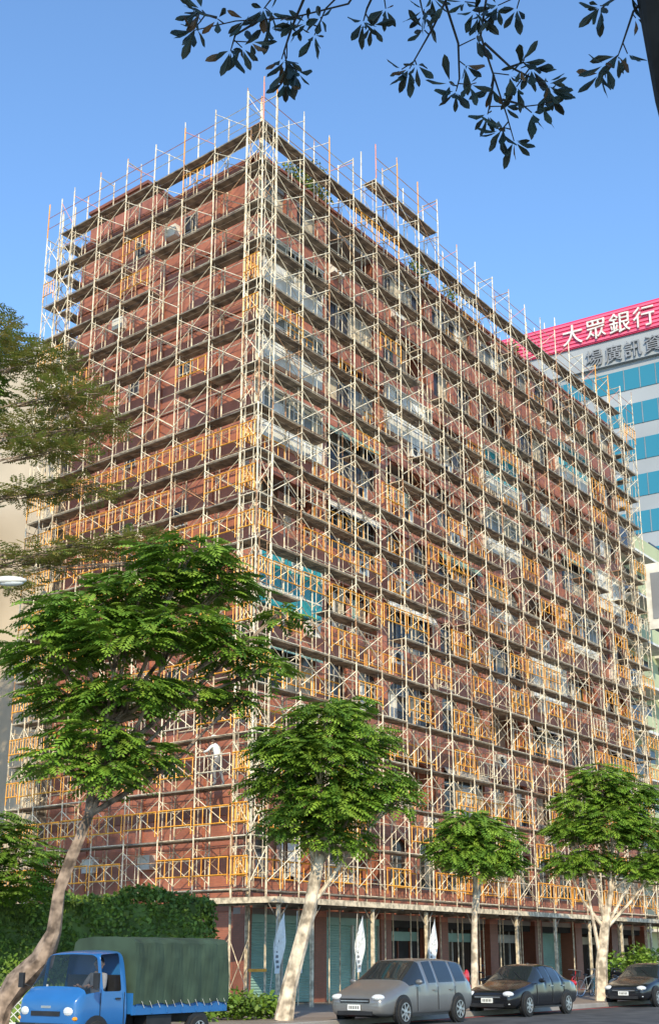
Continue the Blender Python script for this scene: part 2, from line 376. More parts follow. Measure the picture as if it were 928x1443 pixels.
run(ys,lambda c,d,z:(d,c,z),lambda i:17,lambda i,k:(.95 if k<=7 else .55 if k<=9 else .13),True)
run([0.9,2.73,4.56],lambda c,d,z:(c,13.7-d,z),lambda i:17,lambda i,k:.2,True)
run([0.9,2.73,4.56],lambda c,d,z:(37.5+.9-d,c,z),lambda i:16,lambda i,k:.3,True)
for x in xs:
    for d in (0,FW): st.tube((x,d,.12),(x,d,Z0),.028,'steel2')
for y in ys:
    for d in (0,FW): st.tube((d,y,.12),(d,y,Z0),.028,'steel2')
for i in range(len(ys)-1):
    st.tube((0,ys[i],.5),(0,ys[i+1],2.2),.016,'steel2',4); st.tube((0,ys[i],2.2),(0,ys[i+1],.5),.016,'steel2',4)
st.skew(); st.obj('frames_braces_and_decks',S)
cn=MB()
cn.box(-.6,38.5,-1.5,1.1,3.30,3.36,'plank'); cn.box(-.62,38.5,-1.55,-1.5,3.24,3.42,'steel2')
cn.box(-.66,-.6,-1.5,1.1,3.24,3.42,'steel2')
for x in [-.3+1.83*i for i in range(0,22)]:
    cn.box(x-.03,x+.03,-1.48,1.0,3.18,3.30,'plank')
    if int(x/1.83)%2==0:
        cn.box(x-.05,x+.05,-1.42,-1.32,.12,3.2,'steel2'); cn.tube((x,-1.36,2.7),(x+.5,-1.36,3.2),.025,'plank',4); cn.tube((x,-1.36,2.7),(x-.5,-1.36,3.2),.025,'plank',4)
cn.box(-.05,.9,-.06,-.03,1.18,1.27,'orange')
cn.obj('pavement_canopy',S)
# ------------------------------------------------------------------ other buildings
M['cream']=mat('cream_render',(.52,.43,.32),.85,0,.12,.3); M['creamd']=mat('grey_cladding',(.25,.26,.28),.7,0,.15,.4)
M['green_r']=mat('pale_green_render',(.46,.50,.30),.85,0,.12,.4)
M['bank']=mat('grey_stone_panels',(.34,.36,.38),.6,0,.08,.2); M['bankg']=glass_mat('blue_glass',(.03,.20,.28),.12)
M['sign']=mat('crimson_sign',(.70,.04,.12),.5,0,.06,.4); M['sign2']=mat('pink_sign',(.80,.14,.24),.5,0,.06,.4)
nb=MB()
nb.box(6,24,16.4,36,0.1,29.5,'cream'); nb.box(5.9,24.1,16.3,36.1,29.5,30.0,'conc')
for k in range(9):
    z=3+k*3
    for x in (8,11.5,15,19): nb.box(x,x+1.6,16.35,16.45,z+.8,z+2.2,'glass')
    for y in (21.5,25,29): nb.box(5.95,6.05,y,y+1.6,z+.8,z+2.2,'glass'); nb.box(5.9,6.02,y-.1,y+1.7,z+.68,z+.8,'conc')
nb.obj('cream_office_building',mw=SITE)
nb=MB()
nb.box(-1,4.2,19.5,42,.1,22,'creamd')
for k in range(7):
    z=2+k*2.9
    for y in (20.5,24,27.5,31,35): nb.box(-1.05,-.95,y,y+2.4,z+.9,z+2.3,'glass')
nb.obj('grey_office_building',mw=SITE)
nb=MB(); nb.box(40,58,3,14,.1,26,'green_r')
for k in range(9):
    z=3+k*2.8
    for x in (40.3,46.2,52.1):
        nb.box(x,x+5.2,1.6,3,z,z+.15,'white'); nb.box(x,x+5.2,1.6,1.7,z+.15,z+1.0,'green_r'); nb.box(x+.5,x+4.5,2.95,3.02,z+.5,z+2.3,'glass')
    for y in (4,8): nb.box(39.1,40,y,y+3,z,z+.15,'white'); nb.box(39.1,39.2,y,y+3,z+.15,z+1,'green_r'); nb.box(39.96,40.02,y+.3,y+2.6,z+.4,z+2.3,'glass')
nb.obj('balcony_apartment_building',mw=SITE)
BK=empty('bank_tower',SITE)
nb=MB(); X0=69.2; nb.box(X0,X0+22,3,36,.1,56.4,'bank')
nb.box(X0-.6,X0+22.5,2.4,36.5,53.9,56.6,'sign')
for j in range(7): nb.box(X0-.68,X0-.6,2.4,36.5,54.0+.37*j,54.2+.37*j,'sign2')
nb.box(X0-.4,X0+22.3,2.6,36.3,51.5,53.9,'bank')
for k in range(15):
    z=48.9-3.3*k
    if z<2: break
    nb.box(X0-.06,X0+.05,3.6,35.5,z,z+1.95,'bankg'); nb.box(X0+1,X0+21,2.95,3.05,z,z+1.95,'bankg')
    for j in range(22): y=3.6+1.45*j; nb.box(X0-.1,X0+.02,y-.03,y+.03,z,z+1.95,'creamd')
for j in range(3): nb.tube((X0+1+j,19+1.5*j,56.6),(X0+1+j,19+1.5*j,58.3+j*.3),.05,'white')
nb.obj('tower_body',BK)
def text(s,y,z,size,m,x,nm):
    cu=bpy.data.curves.new(nm,'FONT'); cu.body=s; cu.size=size; cu.extrude=.08; cu.materials.append(m); cu.space_character=1.15
    o=bpy.data.objects.new(nm,cu); COL.objects.link(o); o.parent=BK
    o.matrix_local=Matrix(((0,0,-1,x),(-1,0,0,y),(0,1,0,z),(0,0,0,1)))
text('大眾銀行',17.6,54.35,2.1,M['white'],X0-.8,'sign_characters')
text('場廣訊資三',15.6,51.85,1.7,M['creamd'],X0-.55,'lower_sign_characters')
vs=MB(); vs.box(39.2,39.4,-.6,.6,20,24,'white'); vs.box(39.17,39.2,-.3,.3,20.6,23.4,'creamd'); vs.box(39.25,39.35,.6,2.9,21,21.1,'steel2'); vs.box(39.25,39.35,.6,2.9,23,23.1,'steel2'); vs.obj('vertical_signboard',mw=SITE)
# ------------------------------------------------------------------ trees
def fronds(mb,lobes,n,length,pairs,ll,lw,mats,droop=.35,shell=.45,updir=.15):
    vol=np.array([l[3]*l[4]*l[5] for l in lobes])**.75; vol=vol/vol.sum(); idx=rng.choice(len(lobes),n,p=vol)
    d=rng.normal(size=(n,3)); d/=np.linalg.norm(d,axis=1)[:,None]; rad=shell+(1-shell)*rng.random(n)**.7
    for q in range(n):
        l=lobes[idx[q]]; p=np.array(l[:3])+d[q]*rad[q]*np.array(l[3:6])
        a=math.atan2(d[q][1],d[q][0])+rng.normal()*.7; e=np.array([math.cos(a),math.sin(a),updir+rng.normal()*.25]); e/=np.linalg.norm(e)
        ln=length*(.65+.6*rng.random()); side=np.cross(e,[0,0,1]); side/=np.linalg.norm(side)
        side=side+np.array([0,0,rng.normal()*.25]); m=mats[int(rng.integers(len(mats)))]
        for j in range(pairs):
            s=(j+.6)/pairs; c=p+e*ln*s-np.array([0,0,droop*ln*s*s]); t=e-np.array([0,0,2*droop*s]); t/=np.linalg.norm(t)
            sc=math.sin(math.pi*(.15+.75*s))*(.8+.4*rng.random())
            for sg in(-1,1):
                dd=side*sg*.85+t*.5-np.array([0,0,.30]); dd/=np.linalg.norm(dd); tip=c+dd*ll*sc; mid=c+dd*ll*sc*.5
                mb.face([c,mid+t*lw*.5,tip,mid-t*lw*.5],m)
LF=['lf0','lf1','lf2']
def tree(name,trunk,rad,bark,lobes,n,fl=.58,ll=.21,lw=.095,mats=LF,forkr=.05,shell=.3,fork=None,droop=.45):
    t=MB(); t.limb(trunk,rad,bark,9)
    for l in lobes:
        f=Vector(trunk[-1] if fork is None else trunk[random.choice(fork)]); c=Vector(l[:3]); mid=(f+c)/2+Vector((U(-.2,.2),U(-.2,.2),-.15+U(-.1,.1)))
        t.limb([f,mid,c],[forkr*1.3,forkr*.8,forkr*.35],bark,6)
        for j in range(4):
            e=c+Vector((U(-.8,.8)*l[3],U(-.8,.8)*l[4],U(-.3,.7)*l[5])); t.limb([mid.lerp(c,.5),(c+e)/2,e],[forkr*.45,forkr*.3,.008],bark,4)
    fronds(t,lobes,n,fl,7,ll,lw,mats,shell=shell,droop=droop)
    return t.obj(name)
Y1=28.4
lob1=[(-3.2,Y1,10.0,1.05,.9,.45),(-2.5,Y1+.5,9.45,.9,.8,.35),(-4.1,Y1+.2,9.3,1.1,1.0,.42),(-5.3,Y1-.3,8.6,1.2,1.0,.45),(-6.0,Y1,7.8,1.0,.9,.45),(-4.4,Y1-.8,8.0,1.2,.9,.45),(-3.2,Y1-.3,8.35,1.1,.9,.4),(-2.2,Y1+.2,7.95,.8,.7,.3),(-1.4,Y1+.6,7.6,.5,.5,.2),
 (-5.5,Y1+.4,6.9,1.0,.9,.42),(-4.2,Y1-.2,6.9,1.1,.9,.45),(-2.9,Y1+.8,7.1,.9,.7,.28),(-4.9,Y1,6.0,.9,.9,.42),(-4.0,Y1+.3,5.7,.7,.7,.35),(-5.6,Y1-.5,5.4,.55,.5,.3),(-4.5,Y1-.4,5.2,.6,.6,.3),(-1.1,Y1+.9,8.9,.4,.4,.2),(-2.0,Y1+.9,7.0,.35,.4,.2)]
tree('street_tree',[(-6.6,Y1,0.1),(-6.45,Y1,.7),(-6.2,Y1,1.1),(-5.75,Y1,1.55),(-5.55,Y1,2.1),(-5.48,Y1,2.9),(-5.25,Y1,3.6),(-4.95,Y1,4.4),(-4.9,Y1,5.3),(-4.6,Y1,6.3)],[.27,.21,.25,.24,.15,.12,.12,.10,.09,.07],'bark_d',lob1,2300,fork=[7,8,9,9])
tt=36.0
tree('street_tree',[(-1.15,tt,0.1),(-1.0,tt,.9),(-.75,tt,1.8),(-.5,tt,2.8),(-.35,tt,3.7),(-.15,tt,4.6)],[.24,.19,.18,.17,.16,.11],'bark_l',
 [(-.1,tt,7.7,1.0,.9,.5),(-1.1,tt,7.0,.9,.8,.5),(.8,tt,7.1,.9,.8,.55),(-.2,tt-.5,6.6,1.2,.9,.6),(-1.3,tt+.3,6.0,.8,.8,.5),(1.0,tt,6.0,1.0,.8,.5),(1.7,tt+.2,5.6,.6,.6,.35),(0,tt-.4,5.4,1.1,1.0,.5),(-.9,tt,5.0,.8,.7,.4),(.1,tt,4.6,.8,.7,.4),(.6,tt+.3,8.1,.45,.45,.3)],1950,fork=[3,4,5])
tt=44.1
tree('street_tree',[(4.45,tt,.1),(4.5,tt,1.5),(4.55,tt,2.8),(4.6,tt,4.0)],[.13,.10,.09,.07],'bark_l',
 [(4.5,tt,5.6,.9,.8,.5),(3.9,tt,4.9,.75,.6,.5),(5.2,tt,5.1,.85,.7,.55),(4.6,tt-.4,4.5,1.0,.7,.5),(5.5,tt,4.5,.55,.5,.35)],900,fork=[2,3])
tt=52.3
tree('street_tree',[(9.9,tt,.1),(10.0,tt,1.4),(10.2,tt,2.6),(10.5,tt,4.0)],[.24,.2,.17,.10],'bark_l',
 [(10.4,tt,8.1,1.1,.9,.6),(9.5,tt,7.3,.9,.8,.6),(11.4,tt,7.4,1.1,.9,.65),(9.2,tt,6.2,.9,.8,.55),(10.6,tt-.5,6.4,1.3,.9,.8),(12.0,tt,6.1,1.1,.9,.65),(8.9,tt,5.0,.7,.7,.45),(11.6,tt,4.9,.9,.8,.5),(9.9,tt,5.1,.9,.7,.5),(12.4,tt,5.0,.7,.7,.4)],2200,fork=[1,2,3],forkr=.06)
tt=64
tree('street_tree',[(16.3,tt,.1),(16.4,tt,1.8),(16.5,tt,4.0)],[.2,.16,.1],'bark_l',[(16.4,tt,6.6,1.4,1.3,.9),(15.4,tt,5.6,1.1,1.1,.7),(17.3,tt,5.4,1.2,1.1,.8)],900,fork=[1,2])
LY=['ly0','ly1','ly2']
Yt=34
lay=[(-8.0,Yt,17.2,1.2,1.2,.35),(-7.2,Yt,16.2,1.3,1.2,.4),(-8.3,Yt+.6,15.4,1.5,1.3,.45),(-6.3,Yt,15.3,1.0,.9,.25),(-7.4,Yt-.4,14.5,1.3,1.1,.3),(-8.3,Yt,13.4,1.1,1.0,.25),(-6.7,Yt+.3,13.6,1.2,1.0,.22),(-9.3,Yt,18.0,1.0,1.2,.4),(-7.6,Yt,11.6,1.4,1.1,.35),(-6.2,Yt+.2,11.9,1.2,.9,.3),(-5.0,Yt,12.1,1.0,.8,.25),(-4.2,Yt+.2,11.6,.8,.8,.2),(-8.5,Yt,10.9,1.0,.9,.35),(-10.8,Yt,16.0,1.3,1.3,.5),(-11,Yt,13.5,1.4,1.4,.5),(-10,Yt+1,19.0,1.0,1.0,.5),(-10.6,Yt,11,1.5,1.5,.5)]
t=MB(); t.limb([(-10.4,Yt,.1),(-10.3,Yt,4),(-10.1,Yt,9),(-9.9,Yt,13),(-9.7,Yt,17),(-9.8,Yt,19)],[.28,.22,.18,.14,.09,.04],'bark_d',9)
for l in lay:
    c=Vector(l[:3]); f=Vector((-10.05,Yt,l[2]-.7)); t.limb([f,(f+c)/2+Vector((0,0,.1)),c],[.05,.03,.012],'bark_d',5)
    for j in range(5):
        e=c+Vector((U(-.9,.9)*l[3],U(-.9,.9)*l[4],U(-.3,.6)*l[5])); t.limb([(f+c)/2,(c+e)/2,e],[.016,.011,.006],'bark_d',4)
fronds(t,lay,4300,.40,5,.13,.065,LY,droop=.1,shell=.05,updir=.1)
t.obj('layered_tree')
t=MB(); Yb=46; t.limb([(-13.6,Yb,.1),(-13.5,Yb,10),(-13.3,Yb,20),(-13.2,Yb,24)],[.3,.22,.14,.05],'bark_d',8)
lb=[(-12.7,Yb,23.0,1.1,1.1,1.0),(-13.1,Yb,21.3,1.4,1.3,1.0),(-13.6,Yb,19.5,1.5,1.5,1.1),(-14.2,Yb,17,1.6,1.6,1.0)]
fronds(t,lb,1500,.45,5,.20,.11,['lh0','lh1','lh2'],shell=.2); t.obj('tall_tree')
t=MB()
lb=[(-8.9,36,4.7,1.0,.8,.6),(-8.1,36,4.1,1.0,.8,.5),(-9.2,36,3.6,1.0,.9,.7),(-7.9,36,3.4,.7,.7,.4)]
t.limb([(-9.2,36,.1),(-9.1,36,2),(-9.0,36,4.2)],[.1,.08,.04],'bark_d',6); fronds(t,lb,600,.6,7,.22,.09,['lf0','lh2','lf1'],shell=.2); t.obj('small_tree')
def hedge(x0,x1,y0,y1,h,n,mw,name,step=.13):
    hb=MB(); hb.box(x0+.2,x1-.2,y0+.2,y1-.2,.1,h-.22,'lh1')
    for q in range(n):
        f=R(); 
        if f<.5: p=np.array([U(x0,x1),y0+U(-.06,.16),U(.1,h)])
        elif f<.7: p=np.array([(x0 if R()<.5 else x1)+U(-.1,.1),U(y0,y1),U(.1,h)])
        else: p=np.array([U(x0,x1),U(y0,y1),h+U(-.16,.06)])
        p[2]+=.14*math.sin(p[0]*2.1)+.08*math.sin(p[0]*5.3+p[1]*3); p[1]+=.16*math.sin(p[0]*3.3+p[2]*4); p[0]+=.1*math.sin(p[1]*3+p[2]*3.3)
        a=rng.normal(size=3); a/=np.linalg.norm(a); b=rng.normal(size=3); b-=a*b.dot(a); b/=np.linalg.norm(b); s=step*(.6+.8*R())
        hb.face([p,p+a*s*.5+b*s*.3,p+a*s,p+a*s*.5-b*s*.3],'lh%d'%random.randrange(3))
    return hb.obj(name,mw=mw)
hedge(0,8.5,-1.0,.8,3.2,17000,Matrix.Translation((-11.8,38.2,0))@Matrix.Rotation(math.radians(3),4,'Z'),'hedge')
lw=MB(); lw.face([(-14,31.2,.13),(-4.5,34.5,.13),(-3.5,37.2,.7),(-14,37.2,1.1)],'grass'); lw.face([(-14,37.2,1.1),(-3.5,37.2,.7),(-3.0,42,.5),(-14,42,.5)],'grass')
lw.obj('lawn')
gt=MB()
for q in range(5000):
    x=U(-12,-4.2); y=U(32.5,37.0); z=.13+(y-32)/5*.75; h=U(.08,.2); gt.face([(x-.02,y,z-.05),(x+.02,y,z-.05),(x+U(-.06,.06),y+U(-.05,.05),z+h)],'lf%d'%random.randrange(3))
gt.obj('grass')
fe=MB()
fx0,fy0,fx1,fy1=-11.5,29.6,-6.2,31.4
def fp(s,z): return (fx0+(fx1-fx0)*s,fy0+(fy1-fy0)*s,z)
for s in np.linspace(0,1,6): fe.tube(fp(s,.1),fp(s,1.05),.035,'white',6)
for z in (.25,.98): fe.tube(fp(0,z),fp(1,z),.022,'white',5)
for s in np.linspace(0,1,34):
    for sg in(-1,1):
        s2=s+sg*.13
        if 0<=s2<=1: fe.tube(fp(s,.27),fp(s2,.96),.011,'white',4)
fe.obj('lattice_fence')
t=MB(); leaf_cloud(t,[(-2.4,36.2,.45,.7,.4,.4),(-1.7,36.9,.4,.6,.4,.35),(-3.3,35.1,.4,.6,.4,.35)],2000,.15,['lh0','lh2','lf0'],shell=.2); t.obj('kerb_shrubs')
t=MB()
for (x,y) in ((12.5,63),(14.3,66),(15.5,68.5)):
    t.tube((x,y,.12),(x,y,.5),.25,'tile2',12,r2=.32,caps=True)
leaf_cloud(t,[(12.5,63,1.2,.6,.6,.7),(14.3,66,1.4,.8,.7,.9),(15.5,68.5,1.3,.8,.7,.8)],1800,.2,['lf0','lf2','lh0'],shell=.2); t.obj('potted_plants')
# ------------------------------------------------------------------ overhanging tree near the camera
t=MB()
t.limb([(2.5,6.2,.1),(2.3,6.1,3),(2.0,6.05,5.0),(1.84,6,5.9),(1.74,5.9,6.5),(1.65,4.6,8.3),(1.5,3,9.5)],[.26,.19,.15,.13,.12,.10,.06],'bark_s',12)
def leafy(p,axis,n=6,ln=.125):
    axis=np.array(axis,float); axis/=np.linalg.norm(axis); u=np.cross(axis,[0,1,.2]); u/=np.linalg.norm(u); v=np.cross(axis,u)
    a0=R()*6.28
    for i in range(n):
        a=a0+6.28*i/n+U(-.3,.3); sp=U(.45,1.5); d=axis*math.cos(sp)+(u*math.cos(a)+v*math.sin(a))*math.sin(sp); d=d-np.array([0,0,.4]); d/=np.linalg.norm(d)
        nn=rng.normal(size=3)*.7; nn[1]-=1.2; w_=np.cross(d,nn); w_/=np.linalg.norm(w_); l=ln*U(.6,1.15); wd=l*.17; P=np.array(p)+d*.02
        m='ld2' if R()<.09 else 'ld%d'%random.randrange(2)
        nr=np.cross(d,w_)*l*.06
        up=[P, P+d*l*.3+w_*wd*.55+nr, P+d*l*.62+w_*wd+nr, P+d*l*.86+w_*wd*.65, P+d*l]
        dn=[P+d*l*.86-w_*wd*.65, P+d*l*.62-w_*wd+nr, P+d*l*.3-w_*wd*.55+nr]
        t.face([up[0],up[1],up[2],up[3],up[4]],m); t.face([up[4],dn[0],dn[1],dn[2],up[0]],m)
def twig(pts,r0=.008):
    t.limb(pts,list(np.linspace(r0,.003,len(pts))),'bark_s',5)
Yn=6.0
br=[[(.6,5.6,7.2),(.35,5.8,6.75),(.1,Yn,6.45),(-.2,Yn,6.36),(-.5,Yn,6.34),(-.72,Yn,6.28)],
    [(-.1,5.9,6.5),(-.2,Yn,6.3),(-.24,Yn,6.15),(-.22,Yn,6.05)],
    [(-.35,Yn,6.36),(-.5,Yn,6.25),(-.52,Yn,6.16)],
    [(-.6,Yn,6.36),(-.66,Yn,6.38),(-.68,Yn,6.41)],
    [(.5,5.7,7.0),(.2,5.9,6.6),(-.02,Yn,6.42),(-.08,Yn,6.25)],
    [(.3,5.9,6.6),(.2,Yn,6.42),(.18,Yn,6.34)],
    [(1.0,5.6,7.2),(.7,5.9,6.6),(.55,Yn,6.3),(.45,Yn,6.1),(.42,Yn,6.04)],
    [(.62,Yn,6.45),(.68,Yn,6.2),(.68,Yn,5.98),(.66,Yn,5.9)],
    [(1.2,5.7,7.0),(.85,5.9,6.55),(.8,Yn,6.25),(.86,Yn,6.0),(.92,Yn,5.75),(.95,Yn,5.60)],
    [(.82,Yn,6.2),(.95,Yn,6.05),(1.08,Yn,5.97),(1.15,Yn,5.9)],
    [(.95,Yn,6.05),(1.02,Yn,6.08),(1.06,Yn,6.04)],
    [(.86,Yn,6.0),(.84,Yn,5.85),(.82,Yn,5.76)],
    [(.9,Yn,5.85),(1.0,Yn,5.82),(1.05,Yn,5.77)],
    [(1.74,5.9,6.5),(1.62,Yn,6.4),(1.55,Yn,6.2),(1.52,Yn,6.12)],
    [(1.74,5.9,6.6),(1.55,Yn,6.5),(1.45,Yn,6.42)],
    [(1.1,5.7,7.0),(1.05,Yn,6.6),(1.0,Yn,6.42)],[(1.3,5.7,6.9),(1.2,Yn,6.6),(.9,Yn,6.44)],
    [(.3,5.7,7.0),(.28,Yn,6.6),(.30,Yn,6.42)],[(.5,5.7,6.9),(.48,Yn,6.5),(.5,Yn,6.38)],[(-.2,5.7,6.8),(-.3,Yn,6.5),(-.35,Yn,6.42)],[(.8,5.7,6.9),(.78,Yn,6.5),(.80,Yn,6.38)]]
for pts in br:
    twig(pts)
    P=[np.array(p) for p in pts]; m=len(P)
    leafy(P[-1],P[-1]-P[-2]+np.array([0,0,-.02]),7)
    for a in range(1,m-1):
        if P[a][2]<6.55:
            for _r in range(2 if R()<.65 else 1):
                q=P[a]+(P[a+1]-P[a])*R(); o=np.array([U(-.09,.09),U(-.06,.06),U(-.10,.03)]); twig([q,q+o*.5,q+o],.004); leafy(q+o,o,random.choice([4,5,6]),.12)
for e in [(.6,5.6,7.2),(1.0,5.6,7.2),(1.2,5.7,7.0),(.5,5.7,7.0),(1.1,5.7,7.0),(.3,5.7,7.0),(-.2,5.7,6.8),(1.3,5.7,6.9)]:
    t.limb([(1.65,4.6,8.3),(e[0]*.5+.9,5.1,7.9),e],[.05,.03,.01],'bark_s',6)
lobc=[(.9,1.2,9.7,3.2,2.4,1.5),(-1.6,.8,9.5,2.6,2.2,1.5),(3.3,1.0,9.7,2.4,2.2,1.5),(.6,-1.6,10.2,3.4,2.2,1.6),(.5,3.0,9.4,2.2,1.2,.8),(.5,-3.6,11.2,3.2,2,1.6)]  # unseen crown lobes, added above the camera to shade the near branches
for l in lobc: t.limb([(1.5,3,9.5),((1.5+l[0])/2,(3+l[1])/2,9.3),l[:3]],[.07,.05,.03],'bark_s',6)
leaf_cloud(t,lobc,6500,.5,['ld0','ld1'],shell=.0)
t.obj('overhanging_tree',mw=Matrix.Identity(4))
# ------------------------------------------------------------------ street lamp, banners
l=MB(); l.limb([(-8.6,30,.1),(-8.6,30,5),(-8.6,30,9.0),(-8.45,30,9.6),(-8.0,30,9.85),(-7.7,30,9.88)],[.10,.085,.07,.05,.04,.035],'white',10)
l.ell((-7.38,30,9.86),(.42,.15,.10),'white',14,8); l.ell((-7.33,30,9.80),(.30,.11,.08),'lamp',14,8); l.obj('street_lamp',smooth=True)
def flag(a,lean=0):
    f=MB(); y=-1.75+U(-.1,.1)
    f.tube((a-.24,y,.1),(a-.24+lean,y,3.0),.014,'alu',6)
    n=10
    def P(s,z):
        zz=z+ (.36*s-.1)*max(0,(z-2.2)/.5)
        return (a-.22+lean*z/3+.44*s,y+.07*math.sin(z*4+s*3),zz)
    for i in range(n):
        z0=1.15+1.55*i/n; z1=1.15+1.55*(i+1)/n
        f.face([P(0,z0),P(.5,z0),P(.5,z1),P(0,z1)],'shirt'); f.face([P(.5,z0),P(1,z0),P(1,z1),P(.5,z1)],'shirt')
    for i in range(6):
        z=1.3+.15*i; x,yy,_=P(.35,z); f.box(x,x+.13,yy-.022,yy-.016,z,z+.08,random.choice(['creamd','pants']))
    f.obj('banner_flag',mw=SITE)
for a,le in ((-1.0,.45),(.35,.15),(3.7,.25),(8.3,.3)): flag(a,le)
# ------------------------------------------------------------------ vehicles
def loft(st_,side_glass,top_glass,open_side=(),name='body',parent=None,bodym=None,glassm='carglass',lvl=3,cr=.75):
    mb=MB(); rings=[]
    for (x,w_,zb,zm,be,wt,zt) in st_:
        half=[(0,zb),(w_*.86,zb),(w_*.97,zb+.10),(w_,zm),(w_*.975,be),(wt,zt-.05),(wt*.80,zt),(0,zt+.012)]
        ring=[(x,y,z) for y,z in half]+[(x,-y,z) for y,z in reversed(half[1:-1])]
        rings.append(ring)
    n=len(rings[0]); 
    for rg in rings: mb.v+=rg
    for i in range(len(rings)-1):
        for j in range(n):
            jj_=(j+1)%n; seg=j if j<7 else 13-j
            if seg==4 and i in open_side: continue
            k=bodym
            if seg==4 and i in side_glass: k=glassm
            if seg in (5,6) and i in top_glass: k=glassm
            if seg==0: k='black'
            mb.f.append((i*n+j,i*n+jj_,(i+1)*n+jj_,(i+1)*n+j)); mb.m.append(mb.mi(k))
    mb.f.append(tuple(reversed(range(n)))); mb.m.append(mb.mi(bodym)); b=(len(rings)-1)*n; mb.f.append(tuple(range(b,b+n))); mb.m.append(mb.mi(bodym))
    o=mb.obj(name,parent,smooth=True); me=o.data
    ed={}
    for p in me.polygons:
        for ek in p.edge_keys: ed.setdefault(ek,[]).append(p.material_index)
    gi=mb.ml.index(glassm) if glassm in mb.ml else -1
    ce=me.attributes.new('crease_edge','FLOAT','EDGE'); cv_=me.attributes.new('crease_vert','FLOAT','POINT'); hit={}
    for e in me.edges:
        ms=ed.get(tuple(sorted(e.vertices)),[])
        if len(ms)==1 or (gi in ms and len(set(ms))>1):
            ce.data[e.index].value=1.0 if len(ms)==1 else cr+.2
            for v in e.vertices: hit[v]=1
    for v in hit: cv_.data[v].value=cr
    s=o.modifiers.new('s','SUBSURF'); s.levels=lvl; s.render_levels=lvl
    return o
M['carglass']=glass_mat('car_glass',(.02,.025,.028),.04)
def wheel(mb,x,y,r,s):
    z=r
    mb.lathe([(r*.55,-.1*s),(r*.93,-.1*s),(r,-.06*s),(r,.07*s),(r*.95,.1*s),(r*.66,.105*s)],x,y,z,'rubber',24)
    mb.lathe([(r*.66,.105*s),(r*.62,.07*s),(r*.2,.06*s),(0,.06*s)],x,y,z,'black',24)
    mb.lathe([(r*.67,.112*s),(r*.61,.112*s),(r*.6,.08*s)],x,y,z,'chrome',24)
    mb.lathe([(r*.16,.11*s),(0,.115*s)],x,y,z,'chrome',12)
    for i in range(7):
        a=6.283*i/7; c,si=math.cos(a),math.sin(a); px,pz=-si*.03,c*.03
        yy=y+.108*s
        q=[(x+c*r*.12+px,yy,z+si*r*.12+pz),(x+c*r*.63+px*.8,yy,z+si*r*.63+pz*.8),(x+c*r*.63-px*.8,yy,z+si*r*.63-pz*.8),(x+c*r*.12-px,yy,z+si*r*.12-pz)]
        mb.face(q,'chrome')
